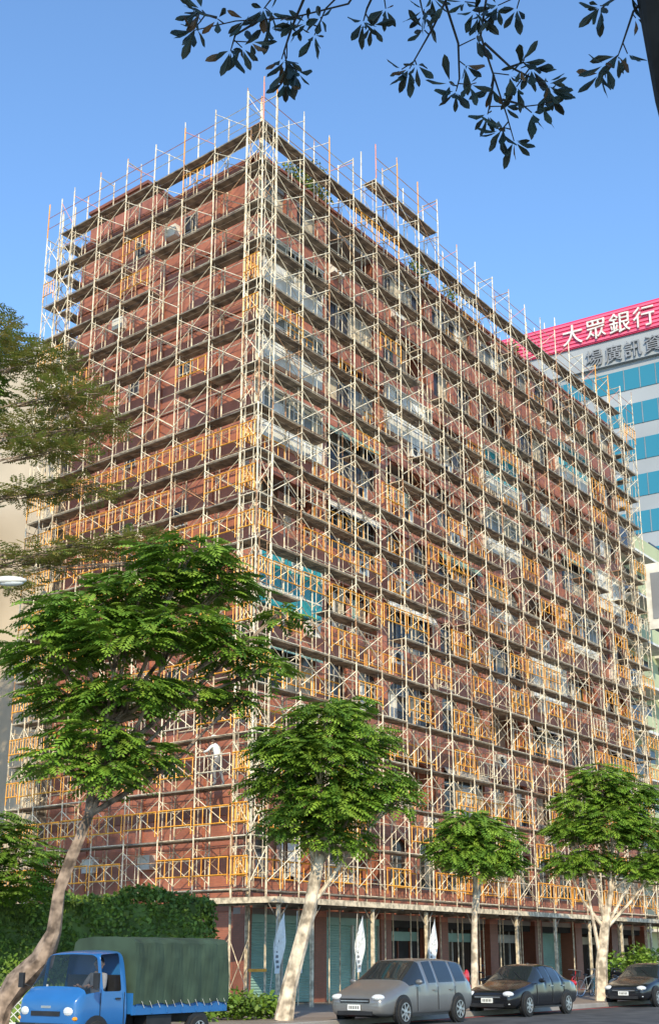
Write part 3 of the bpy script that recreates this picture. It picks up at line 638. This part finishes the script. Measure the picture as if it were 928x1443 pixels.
def car(name,X,Y,kind,pm_,rot=0):
    E=empty(name,Matrix.Translation((X,Y,.006))@Matrix.Rotation(AX+rot,4,'Z'))
    if kind=='van':
        Ln=4.6
        s=[(0,.60,.34,.46,.56,.50,.62),(.06,.76,.24,.46,.64,.62,.72),(.4,.85,.20,.55,.76,.70,.86),(.95,.875,.20,.6,.90,.74,.99),(1.15,.88,.2,.6,.94,.74,1.06),(1.98,.88,.2,.6,.98,.64,1.53),(2.12,.88,.2,.6,.985,.63,1.555),(2.55,.88,.2,.6,.99,.63,1.58),(2.63,.88,.2,.6,.99,.63,1.58),(3.45,.88,.2,.6,1.0,.62,1.57),(3.53,.88,.2,.6,1.0,.62,1.565),(4.15,.87,.22,.6,1.01,.60,1.52),(4.28,.865,.25,.6,1.01,.59,1.49),(4.5,.84,.3,.6,.98,.62,1.15),(4.6,.74,.36,.55,.85,.55,.95)]
        sg=(4,6,8,10); tg=(4,12); wr=.33; wx=(.88,3.65); hoodz=.72; ww=.88
    else:
        Ln=4.5; s=[(0,.60,.34,.44,.54,.50,.60),(.06,.74,.24,.44,.60,.62,.68),(.45,.83,.20,.5,.74,.70,.80),(1.15,.855,.20,.55,.86,.74,.92),(1.32,.86,.2,.55,.89,.72,.97),(2.0,.86,.2,.55,.92,.60,1.37),(2.12,.86,.2,.55,.92,.59,1.39),(2.5,.86,.2,.55,.93,.585,1.42),(2.57,.86,.2,.55,.93,.585,1.42),(3.15,.86,.2,.55,.94,.575,1.38),(3.3,.86,.2,.55,.95,.575,1.35),(3.85,.85,.2,.55,.95,.68,1.02),(4.0,.84,.22,.55,.93,.72,1.0),(4.42,.80,.28,.55,.88,.68,.95),(4.5,.70,.36,.5,.75,.52,.82)]
        sg=(4,6,8,10); tg=(4,10); wr=.31; wx=(.85,3.5); hoodz=.66; ww=.86
    bo=loft(s,sg,tg,bodym=pm_,parent=E); 
    bo.data.transform(Matrix.Translation((-Ln/2,0,0)))
    mb=MB(); h=-Ln/2
    for x in wx:
        for sg_ in (-1,1):
            mb.lathe([(0,0),(wr+.055,0),(wr+.055,-.04*sg_)],x+h,sg_*(ww+.004),wr+.02,'black',24); wheel(mb,x+h,sg_*(ww-.06),wr,sg_)
    mb.obj('wheels',E)
    d=MB()
    for sg_ in(-1,1):
        d.ell((h+.16,sg_*.58,hoodz-.05),(.17,.17,.085),'lamp',14,8)
        d.ell((h+.11,sg_*.60,.36),(.07,.09,.05),'lamp',10,6)
        d.ell((h+Ln-.10,sg_*.66,.85),(.10,.14,.10),'redl',10,6)
        if kind=='van': d.ell((h+Ln-.18,sg_*.72,1.1),(.09,.08,.2),'redl',10,6)
        d.ell((h+(1.45 if kind=='van' else 1.6),sg_*(ww+.10),1.02 if kind=='van' else .97),(.07,.10,.065),pm_,10,6)
        for x in ((1.55,2.6,3.5) if kind=='van' else (1.5,2.54,3.35)): d.box(h+x-.006,h+x+.006,sg_*(ww+.0)-.006,sg_*(ww+.0)+.006,.34,.90,'black')
        for x in (2.35,3.2): d.box(h+x,h+x+.17,sg_*(ww+.012)-.012,sg_*(ww+.012)+.012,.80,.83,pm_ if kind=='van' else 'chrome')
        d.box(h+1.3,h+3.1,sg_*(ww-.02)-.01,sg_*(ww-.02)+.01,.22,.27,'black')
    d.box(h-.012,h+.1,-.42,.42,hoodz-.17,hoodz-.07,'black'); d.box(h-.022,h+.1,-.40,.40,hoodz-.135,hoodz-.115,'chrome'); d.box(h-.02,h+.1,-.5,.5,.27,.36,'black')
    d.box(h-.045,h-.02,-.18,.18,.38,.51,'plate')
    for i in range(6): d.box(h-.048,h-.044,-.14+.05*i,-.115+.05*i,.41,.48,'black')
    d.tube((h+1.3,-.45,1.03),(h+1.65,-.05,1.22),.008,'black',4); d.tube((h+1.3,.1,1.03),(h+1.65,.45,1.22),.008,'black',4)
    d.box(h+Ln-.03,h+Ln+.012,-.2,.2,.5,.62,'plate')
    d.obj('lamps_and_trim',E,smooth=False)
    return E
M['grey']=paint('grey_metallic_paint',(.20,.20,.20),.4,.32); M['blackp']=paint('black_paint',(.012,.013,.016),.1,.15); M['navy']=paint('dark_paint',(.015,.017,.022),.2,.18)
car('parked_minivan',1.9,37,'van','grey'); car('parked_sedan',5.75,42.7,'sedan','blackp'); car('parked_sedan',11.3,50.8,'sedan','navy')
# ------------------------------------------------------------------ people
def body(name,J,E,colf,parent=None):
    names=list(J); me=bpy.data.meshes.new(name); me.from_pydata([J[n][0] for n in names],[(names.index(a),names.index(b)) for a,b in E],[]); o=bpy.data.objects.new(name,me); COL.objects.link(o)
    sk=o.modifiers.new('sk','SKIN'); sk.use_smooth_shade=True
    lay_=me.skin_vertices[0].data
    for i,n in enumerate(names): r_=J[n][1]; lay_[i].radius=(r_,r_) if not isinstance(r_,tuple) else r_; lay_[i].use_root=(n=='pelvis')
    ss=o.modifiers.new('ss','SUBSURF'); ss.levels=1; ss.render_levels=1
    dg=bpy.context.evaluated_depsgraph_get(); dg.update(); ev=o.evaluated_get(dg); m2=bpy.data.meshes.new_from_object(ev)
    mats=['skin','shirt','pants','shoe','hair'];
    m2.materials.clear()
    for k in mats: m2.materials.append(M[k])
    pts=[(n,Vector(J[n][0])) for n in names]
    for p in m2.polygons:
        p.use_smooth=True; near=min(pts,key=lambda q:(q[1]-p.center).length)[0]; p.material_index=mats.index(colf(near))
    o.modifiers.clear(); o.data=m2
    if parent: o.parent=parent
    return o
def headmesh(c,face,parent,hat=None,s=1.0):
    h=MB(); f=Vector(face).normalized(); sd=Vector((-f.y,f.x,0)); c=Vector(c)
    h.ell(c,(.082*s,.082*s,.115*s),'skin',14,10); h.ell(c+f*.02-Vector((0,0,.055)),(.06,.06,.06),'skin',10,7)
    h.tube(c+f*.075+Vector((0,0,.02)),c+f*.108-Vector((0,0,.025)),.008,'skin',5,r2=.016)
    for sg_ in(-1,1):
        h.ell(c+f*.074+sd*.032*sg_+Vector((0,0,.012)),(.012,.012,.008),'black',6,4); h.ell(c+sd*.084*sg_,(.018,.018,.032),'skin',6,5)
    h.ell(c+f*.076-Vector((0,0,.055)),(.02,.02,.006),'redl',6,4)
    if hat: 
        h.ell(c+Vector((0,0,.07)),(.12,.12,.075),hat,14,8); h.ell(c+f*.05+Vector((0,0,.06)),(.14,.14,.014),hat,14,6)
    h.ell(c-f*.018+Vector((0,0,.03)),(.09,.09,.10),'hair',12,8)
    return h.obj('head',parent,smooth=True)
def hand(parent,p,d,s=1):
    h=MB(); p=Vector(p); d=Vector(d).normalized(); sd=d.cross(Vector((0,0,1))); sd=sd.normalized() if sd.length>.1 else Vector((1,0,0)); nn=d.cross(sd)
    h.ell(p+d*.045,(.035,.035,.04),'skin',8,6)
    for i,l_ in enumerate((.062,.072,.068,.052)):
        a=p+d*.07+sd*(-.027+.018*i); b=a+d*l_*.55+nn*.01; c=b+d*l_*.35+nn*.03; h.limb([a,b,c],[.0095,.009,.007],'skin',5)
    a=p+d*.03+sd*.035; h.limb([a,a+sd*.03+d*.025,a+sd*.04+d*.055],[.011,.010,.008],'skin',5)
    return h.obj('hand',parent,smooth=True)
PW=empty('scaffold_worker',SITE@Matrix.Translation((.30+.139*1.75,1.85,Z0+2*L)))
J={'pelvis':((0,0,.92),.135),'waist':((0,.03,1.05),.125),'chest':((0,.10,1.25),(.16,.13)),'neckb':((0,.14,1.42),.075),'neck':((0,.17,1.50),.055),
 'shL':((-.17,.13,1.38),.07),'shR':((.17,.13,1.38),.07),'elL':((-.26,.30,1.18),.048),'elR':((.26,.28,1.20),.048),'wrL':((-.24,.52,1.16),.033),'wrR':((.22,.50,1.25),.033),
 'hipL':((-.09,0,.86),.095),'hipR':((.09,0,.86),.095),'knL':((-.11,.08,.48),.065),'knR':((.11,-.03,.47),.065),'anL':((-.11,.02,.09),.045),'anR':((.12,-.16,.10),.045),'toL':((-.11,.16,.04),.04),'toR':((.13,-.02,.04),.04)}
EE=[('pelvis','waist'),('waist','chest'),('chest','neckb'),('neckb','neck'),('chest','shL'),('chest','shR'),('shL','elL'),('elL','wrL'),('shR','elR'),('elR','wrR'),('pelvis','hipL'),('pelvis','hipR'),('hipL','knL'),('knL','anL'),('anL','toL'),('hipR','knR'),('knR','anR'),('anR','toR')]
def cf(n):
    if n[:2] in('wr',) or n=='neck': return 'skin'
    if n[:2] in('sh','el') or n in('chest','waist','neckb'): return 'shirt'
    if n[:2] in('to','an'): return 'shoe' if n[:2]=='to' else 'pants'
    return 'pants'
body('body',J,EE,cf,PW); headmesh((0,.21,1.62),(0,1,-.15),PW,'shirt'); hand(PW,(-.24,.54,1.16),(0,1,0)); hand(PW,(.22,.52,1.26),(0,1,.1))
# ------------------------------------------------------------------ small truck
M['blue']=paint('blue_paint',(.02,.13,.36),0,.35); M['canvas']=mat('green_canvas',(.035,.06,.038),.85,0,.25,2,bump=.5,bscale=7)
M['wsg']=glass_mat('windscreen',(.02,.03,.035),.05,.5)
T=empty('cargo_truck',Matrix.Translation((-3.85,27.2,.006))@Matrix.Rotation(AX,4,'Z')); h=-2.1
s=[(0,.60,.36,.55,.80,.56,.84),(.04,.70,.32,.55,.88,.64,.93),(.16,.735,.30,.6,.98,.68,1.04),(.24,.74,.30,.6,.99,.68,1.09),(.60,.74,.30,.6,1.02,.62,1.66),(.68,.74,.30,.6,1.02,.61,1.70),(1.16,.74,.30,.6,1.02,.61,1.73),(1.30,.74,.30,.6,1.02,.61,1.72),(1.36,.73,.32,.6,1.0,.60,1.66)]
c=loft(s,(3,),(3,),open_side=(5,),bodym='blue',parent=T,name='cab',glassm='wsg'); c.data.transform(Matrix.Translation((h,0,0)))
tb=MB()
tb.box(h+1.42,h+4.2,-.75,.75,.62,.72,'blue')
for sg_ in(-1,1):
    tb.box(h+1.42,h+4.2,sg_*.75-.02,sg_*.75+.02,.60,.98,'blue'); 
    for i in range(7): tb.box(h+1.5+i*.43,h+1.54+i*.43,sg_*.772-.01,sg_*.772+.01,.62,.96,'blue')
tb.box(h+1.40,h+1.44,-.75,.75,.62,.98,'blue'); tb.box(h+4.18,h+4.22,-.75,.75,.60,.98,'blue')
tb.box(h+.9,h+4.0,-.35,-.28,.42,.6,'black'); tb.box(h+.9,h+4.0,.28,.35,.42,.6,'black')
tb.box(h+1.9,h+2.6,-.7,-.4,.35,.58,'black')
tb.box(h-.05,h+.12,-.68,.68,.34,.50,'black')
for sg_ in(-1,1):
    tb.ell((h+.05,sg_*.52,.70),(.07,.13,.09),'lamp',12,7); tb.ell((h+.06,sg_*.66,.58),(.05,.06,.04),'amber',8,5)
    tb.tube((h+.35,sg_*.74,1.1),(h+.28,sg_*.92,1.16),.012,'black'); tb.box(h+.25,h+.30,sg_*.93-.06,sg_*.93+.06,1.08,1.34,'black')
    tb.box(h+1.0,h+1.12,sg_*.742-.012,sg_*.742+.012,.88,.91,'black'); tb.box(h+1.22,h+1.232,sg_*.739-.004,sg_*.739+.004,.4,1.0,'black'); tb.box(h+.6,h+.612,sg_*.739-.004,sg_*.739+.004,.55,1.0,'black')
tb.tube((h+.28,-.5,1.08),(h+.46,-.05,1.32),.008,'black',4); tb.tube((h+.28,.05,1.08),(h+.46,.5,1.32),.008,'black',4)
tb.box(h-.012,h+.03,-.35,.35,.62,.70,'black'); tb.box(h-.075,h-.05,-.17,.17,.36,.48,'plate'); tb.box(h+.0,h+.03,-.12,.12,.75,.79,'chrome')
tb.box(h+.55,h+1.3,-.6,.6,.5,.75,'black'); tb.box(h+1.12,h+1.28,-.6,.6,.75,1.3,'black')
for x in(.52,3.35):
    for sg_ in(-1,1): tb.lathe([(0,0),(.34,0),(.34,-.04*sg_)],x+h,sg_*.745,.29,'black',22); wheel(tb,x+h,sg_*.68,.27,sg_)
tb.obj('cargo_bed_and_chassis',T)
cv=MB(); nx=30
def cvp(u_,s_):
    prof=[(-.80,.78),(-.80,1.25),(-.785,1.6),(-.75,1.86),(-.66,1.93),(-.3,1.965),(.3,1.965),(.66,1.93),(.75,1.86),(.785,1.6),(.80,1.25),(.80,.78)]
    y,z=prof[s_]; rib=.03*abs(math.cos(u_*math.pi*5)); return (h+1.43+2.76*u_,y*(1+rib-.01)+.01*math.sin(u_*37+z*9),z+(rib-.02 if z>1.8 else 0)+(.02*math.sin(u_*31) if s_ in(0,11) else 0))
for i in range(nx):
    for j in range(11): cv.face([cvp(i/nx,j),cvp((i+1)/nx,j),cvp((i+1)/nx,j+1),cvp(i/nx,j+1)],'canvas')
cv.face([cvp(0,j) for j in range(12)],'canvas'); cv.face([cvp(1,j) for j in reversed(range(12))],'canvas')
for i in range(12): cv.tube((h+1.6+.22*i,-.83,.84),(h+1.71+.22*i,-.80,.72),.006,'white',4)
cv.obj('canvas_cover',T)
J={'pelvis':((h+1.0,-.30,.85),.13),'waist':((h+1.0,-.30,.98),.12),'chest':((h+.98,-.30,1.17),.14),'neckb':((h+.96,-.30,1.33),.07),'neck':((h+.95,-.30,1.38),.052),
 'shL':((h+.97,-.47,1.28),.065),'shR':((h+.97,-.13,1.28),.065),'elL':((h+.86,-.56,1.06),.045),'elR':((h+.8,-.10,1.06),.045),'wrL':((h+.62,-.46,1.10),.032),'wrR':((h+.6,-.2,1.1),.032),
 'hipL':((h+.95,-.39,.84),.09),'hipR':((h+.95,-.21,.84),.09),'knL':((h+.6,-.40,.90),.065),'knR':((h+.6,-.2,.90),.065),'anL':((h+.4,-.4,.55),.045),'anR':((h+.4,-.2,.55),.045),'toL':((h+.28,-.4,.5),.04),'toR':((h+.28,-.2,.5),.04)}
TD=bpy.data.objects.new('driver',None); COL.objects.link(TD); TD.parent=T
body('driver_body',J,EE,lambda n:'pants' if cf(n)=='shirt' else cf(n),TD); headmesh((h+.93,-.36,1.49),(-.9,-.45,0),TD); hand(TD,(h+.62,-.46,1.1),(-1,.2,.3)); hand(TD,(h+.6,-.2,1.1),(-1,-.1,.3))
# ------------------------------------------------------------------ bicycles and scooters
def bike(X,Y,rot,frame):
    b=MB(); r_=.33
    for x in(-.52,.52):
        b.lathe([(r_,-.015),(r_+.012,0),(r_,.015),(r_-.015,0),(r_,-.015)],x,0,r_,'rubber',26); b.lathe([(r_-.02,-.01),(r_-.035,0),(r_-.02,.01)],x,0,r_,'chrome',26)
        for i in range(10): a=6.283*i/10; b.tube((x,0,r_),(x+math.cos(a)*.31,0,r_+math.sin(a)*.31),.003,'chrome',3)
    bb=(-.08,0,.28); seat=(-.2,0,.8); hd_=(.34,0,.85)
    for p,q in ((bb,seat),(bb,hd_),((-.18,0,.72),hd_),((-.52,0,r_),bb),((-.52,0,r_),(-.19,0,.74)),(hd_,(.52,0,r_)),(hd_,(.32,0,1.0))): b.tube(p,q,.016,frame,6)
    b.limb([(.25,-.27,1.02),(.34,-.1,1.03),(.34,.1,1.03),(.25,.27,1.02)],[.012]*4,'chrome',6); b.ell((-.22,0,.84),(.14,.07,.035),'black',10,6)
    b.lathe([(.09,.03),(.0,.03)],-.08,0,.28,'black',14); b.box(.42,.68,-.13,.13,.78,1.0,'black')
    b.obj('bicycle',mw=Matrix.Translation((X,Y,.125))@Matrix.Rotation(rot,4,'Z')@Matrix.Rotation(.1,4,'X'))
bike(9.4,55.5,AX+.2,'redl'); bike(10.4,57.6,AX-.25,'alu'); bike(11.0,59.4,AX+.1,'teal')
def scooter(X,Y,rot,c):
    b=MB()
    for x in(-.60,.62): b.lathe([(.12,-.05),(.22,-.05),(.25,0),(.22,.05),(.12,.05)],x,0,.25,'rubber',22); b.lathe([(.13,-.04),(0,-.04)],x,0,.25,'chrome',14); b.lathe([(.13,.04),(0,.04)],x,0,.25,'chrome',14)
    b.limb([(-.95,0,.72),(-.7,0,.66),(-.4,0,.55),(-.15,0,.42),(-.05,0,.30)],[.05,.14,.19,.18,.10],c,10)
    b.limb([(-.78,0,.80),(-.5,0,.80),(-.2,0,.78),(-.08,0,.74)],[.06,.12,.12,.05],'black',10)
    b.box(-.12,.38,-.15,.15,.26,.31,'black'); b.limb([(.34,0,.28),(.42,0,.55),(.44,0,.85),(.40,0,.98)],[.10,.17,.15,.08],c,10)
    b.limb([(.36,0,.45),(.6,0,.52),(.82,0,.40)],[.05,.11,.03],c,8); b.tube((.62,.07,.25),(.42,.05,.8),.025,'chrome'); b.tube((.62,-.07,.25),(.42,-.05,.8),.025,'chrome')
    b.limb([(.30,-.34,1.0),(.38,-.12,1.04),(.38,.12,1.04),(.30,.34,1.0)],[.018,.03,.03,.018],'black',6); b.ell((.50,0,.92),(.06,.09,.07),'lamp',10,6); b.ell((-.98,0,.70),(.04,.09,.05),'redl',8,5)
    for s_ in(-1,1): b.tube((.34,s_*.22,1.03),(.34,s_*.28,1.22),.007,'black'); b.ell((.34,s_*.29,1.25),(.015,.06,.04),'black',8,5)
    b.limb([(-.5,-.14,.3),(-.8,-.17,.36),(-.95,-.17,.4)],[.04,.05,.045],'chrome',8)
    b.obj('motor_scooter',mw=Matrix.Translation((X,Y,.125))@Matrix.Rotation(rot,4,'Z')@Matrix.Rotation(.08,4,'X'),smooth=True)
scooter(7.6,52.0,AX+1.2,'navy'); scooter(11.9,60.8,AX+1.3,'white'); scooter(12.6,61.8,AX+1.25,'blackp'); scooter(5.2,48.6,AX+1.3,'grey')
# ------------------------------------------------------------------ sun, sky, camera
sx,sy=.06,-.998; el=math.radians(33); sd=Vector((sx*math.cos(el),sy*math.cos(el),math.sin(el)))
sl=bpy.data.lights.new('sun','SUN'); sl.energy=5.0; sl.angle=math.radians(.5); sl.color=(1,.87,.62)
so=bpy.data.objects.new('sun',sl); COL.objects.link(so); so.rotation_euler=(-sd).to_track_quat('-Z','Y').to_euler()
wd=bpy.data.worlds.new('World'); scene.world=wd; wd.use_nodes=True; nt=wd.node_tree; sk=nt.nodes.new('ShaderNodeTexSky'); sk.sky_type='NISHITA'; sk.sun_disc=False
sk.sun_elevation=el; sk.sun_rotation=math.atan2(sx,sy); sk.air_density=1.0; sk.dust_density=.3; sk.ozone_density=2.0
mx=nt.nodes.new('ShaderNodeMix'); mx.data_type='RGBA'; mx.blend_type='MULTIPLY'; mx.inputs[0].default_value=1; mx.inputs[7].default_value=(1.5,1.85,2.1,1)
nt.links.new(sk.outputs[0],mx.inputs[6]); nt.links.new(mx.outputs[2],nt.nodes['Background'].inputs[0]); nt.nodes['Background'].inputs[1].default_value=.14
cd=bpy.data.cameras.new('camera'); cd.sensor_fit='VERTICAL'; cd.sensor_height=36; cd.lens=36*1900/1443; cd.clip_end=5000; cd.clip_start=.1
co=bpy.data.objects.new('camera',cd); COL.objects.link(co); co.location=(0,0,1.6); co.rotation_euler=(math.radians(90+18.3),0,0); scene.camera=co
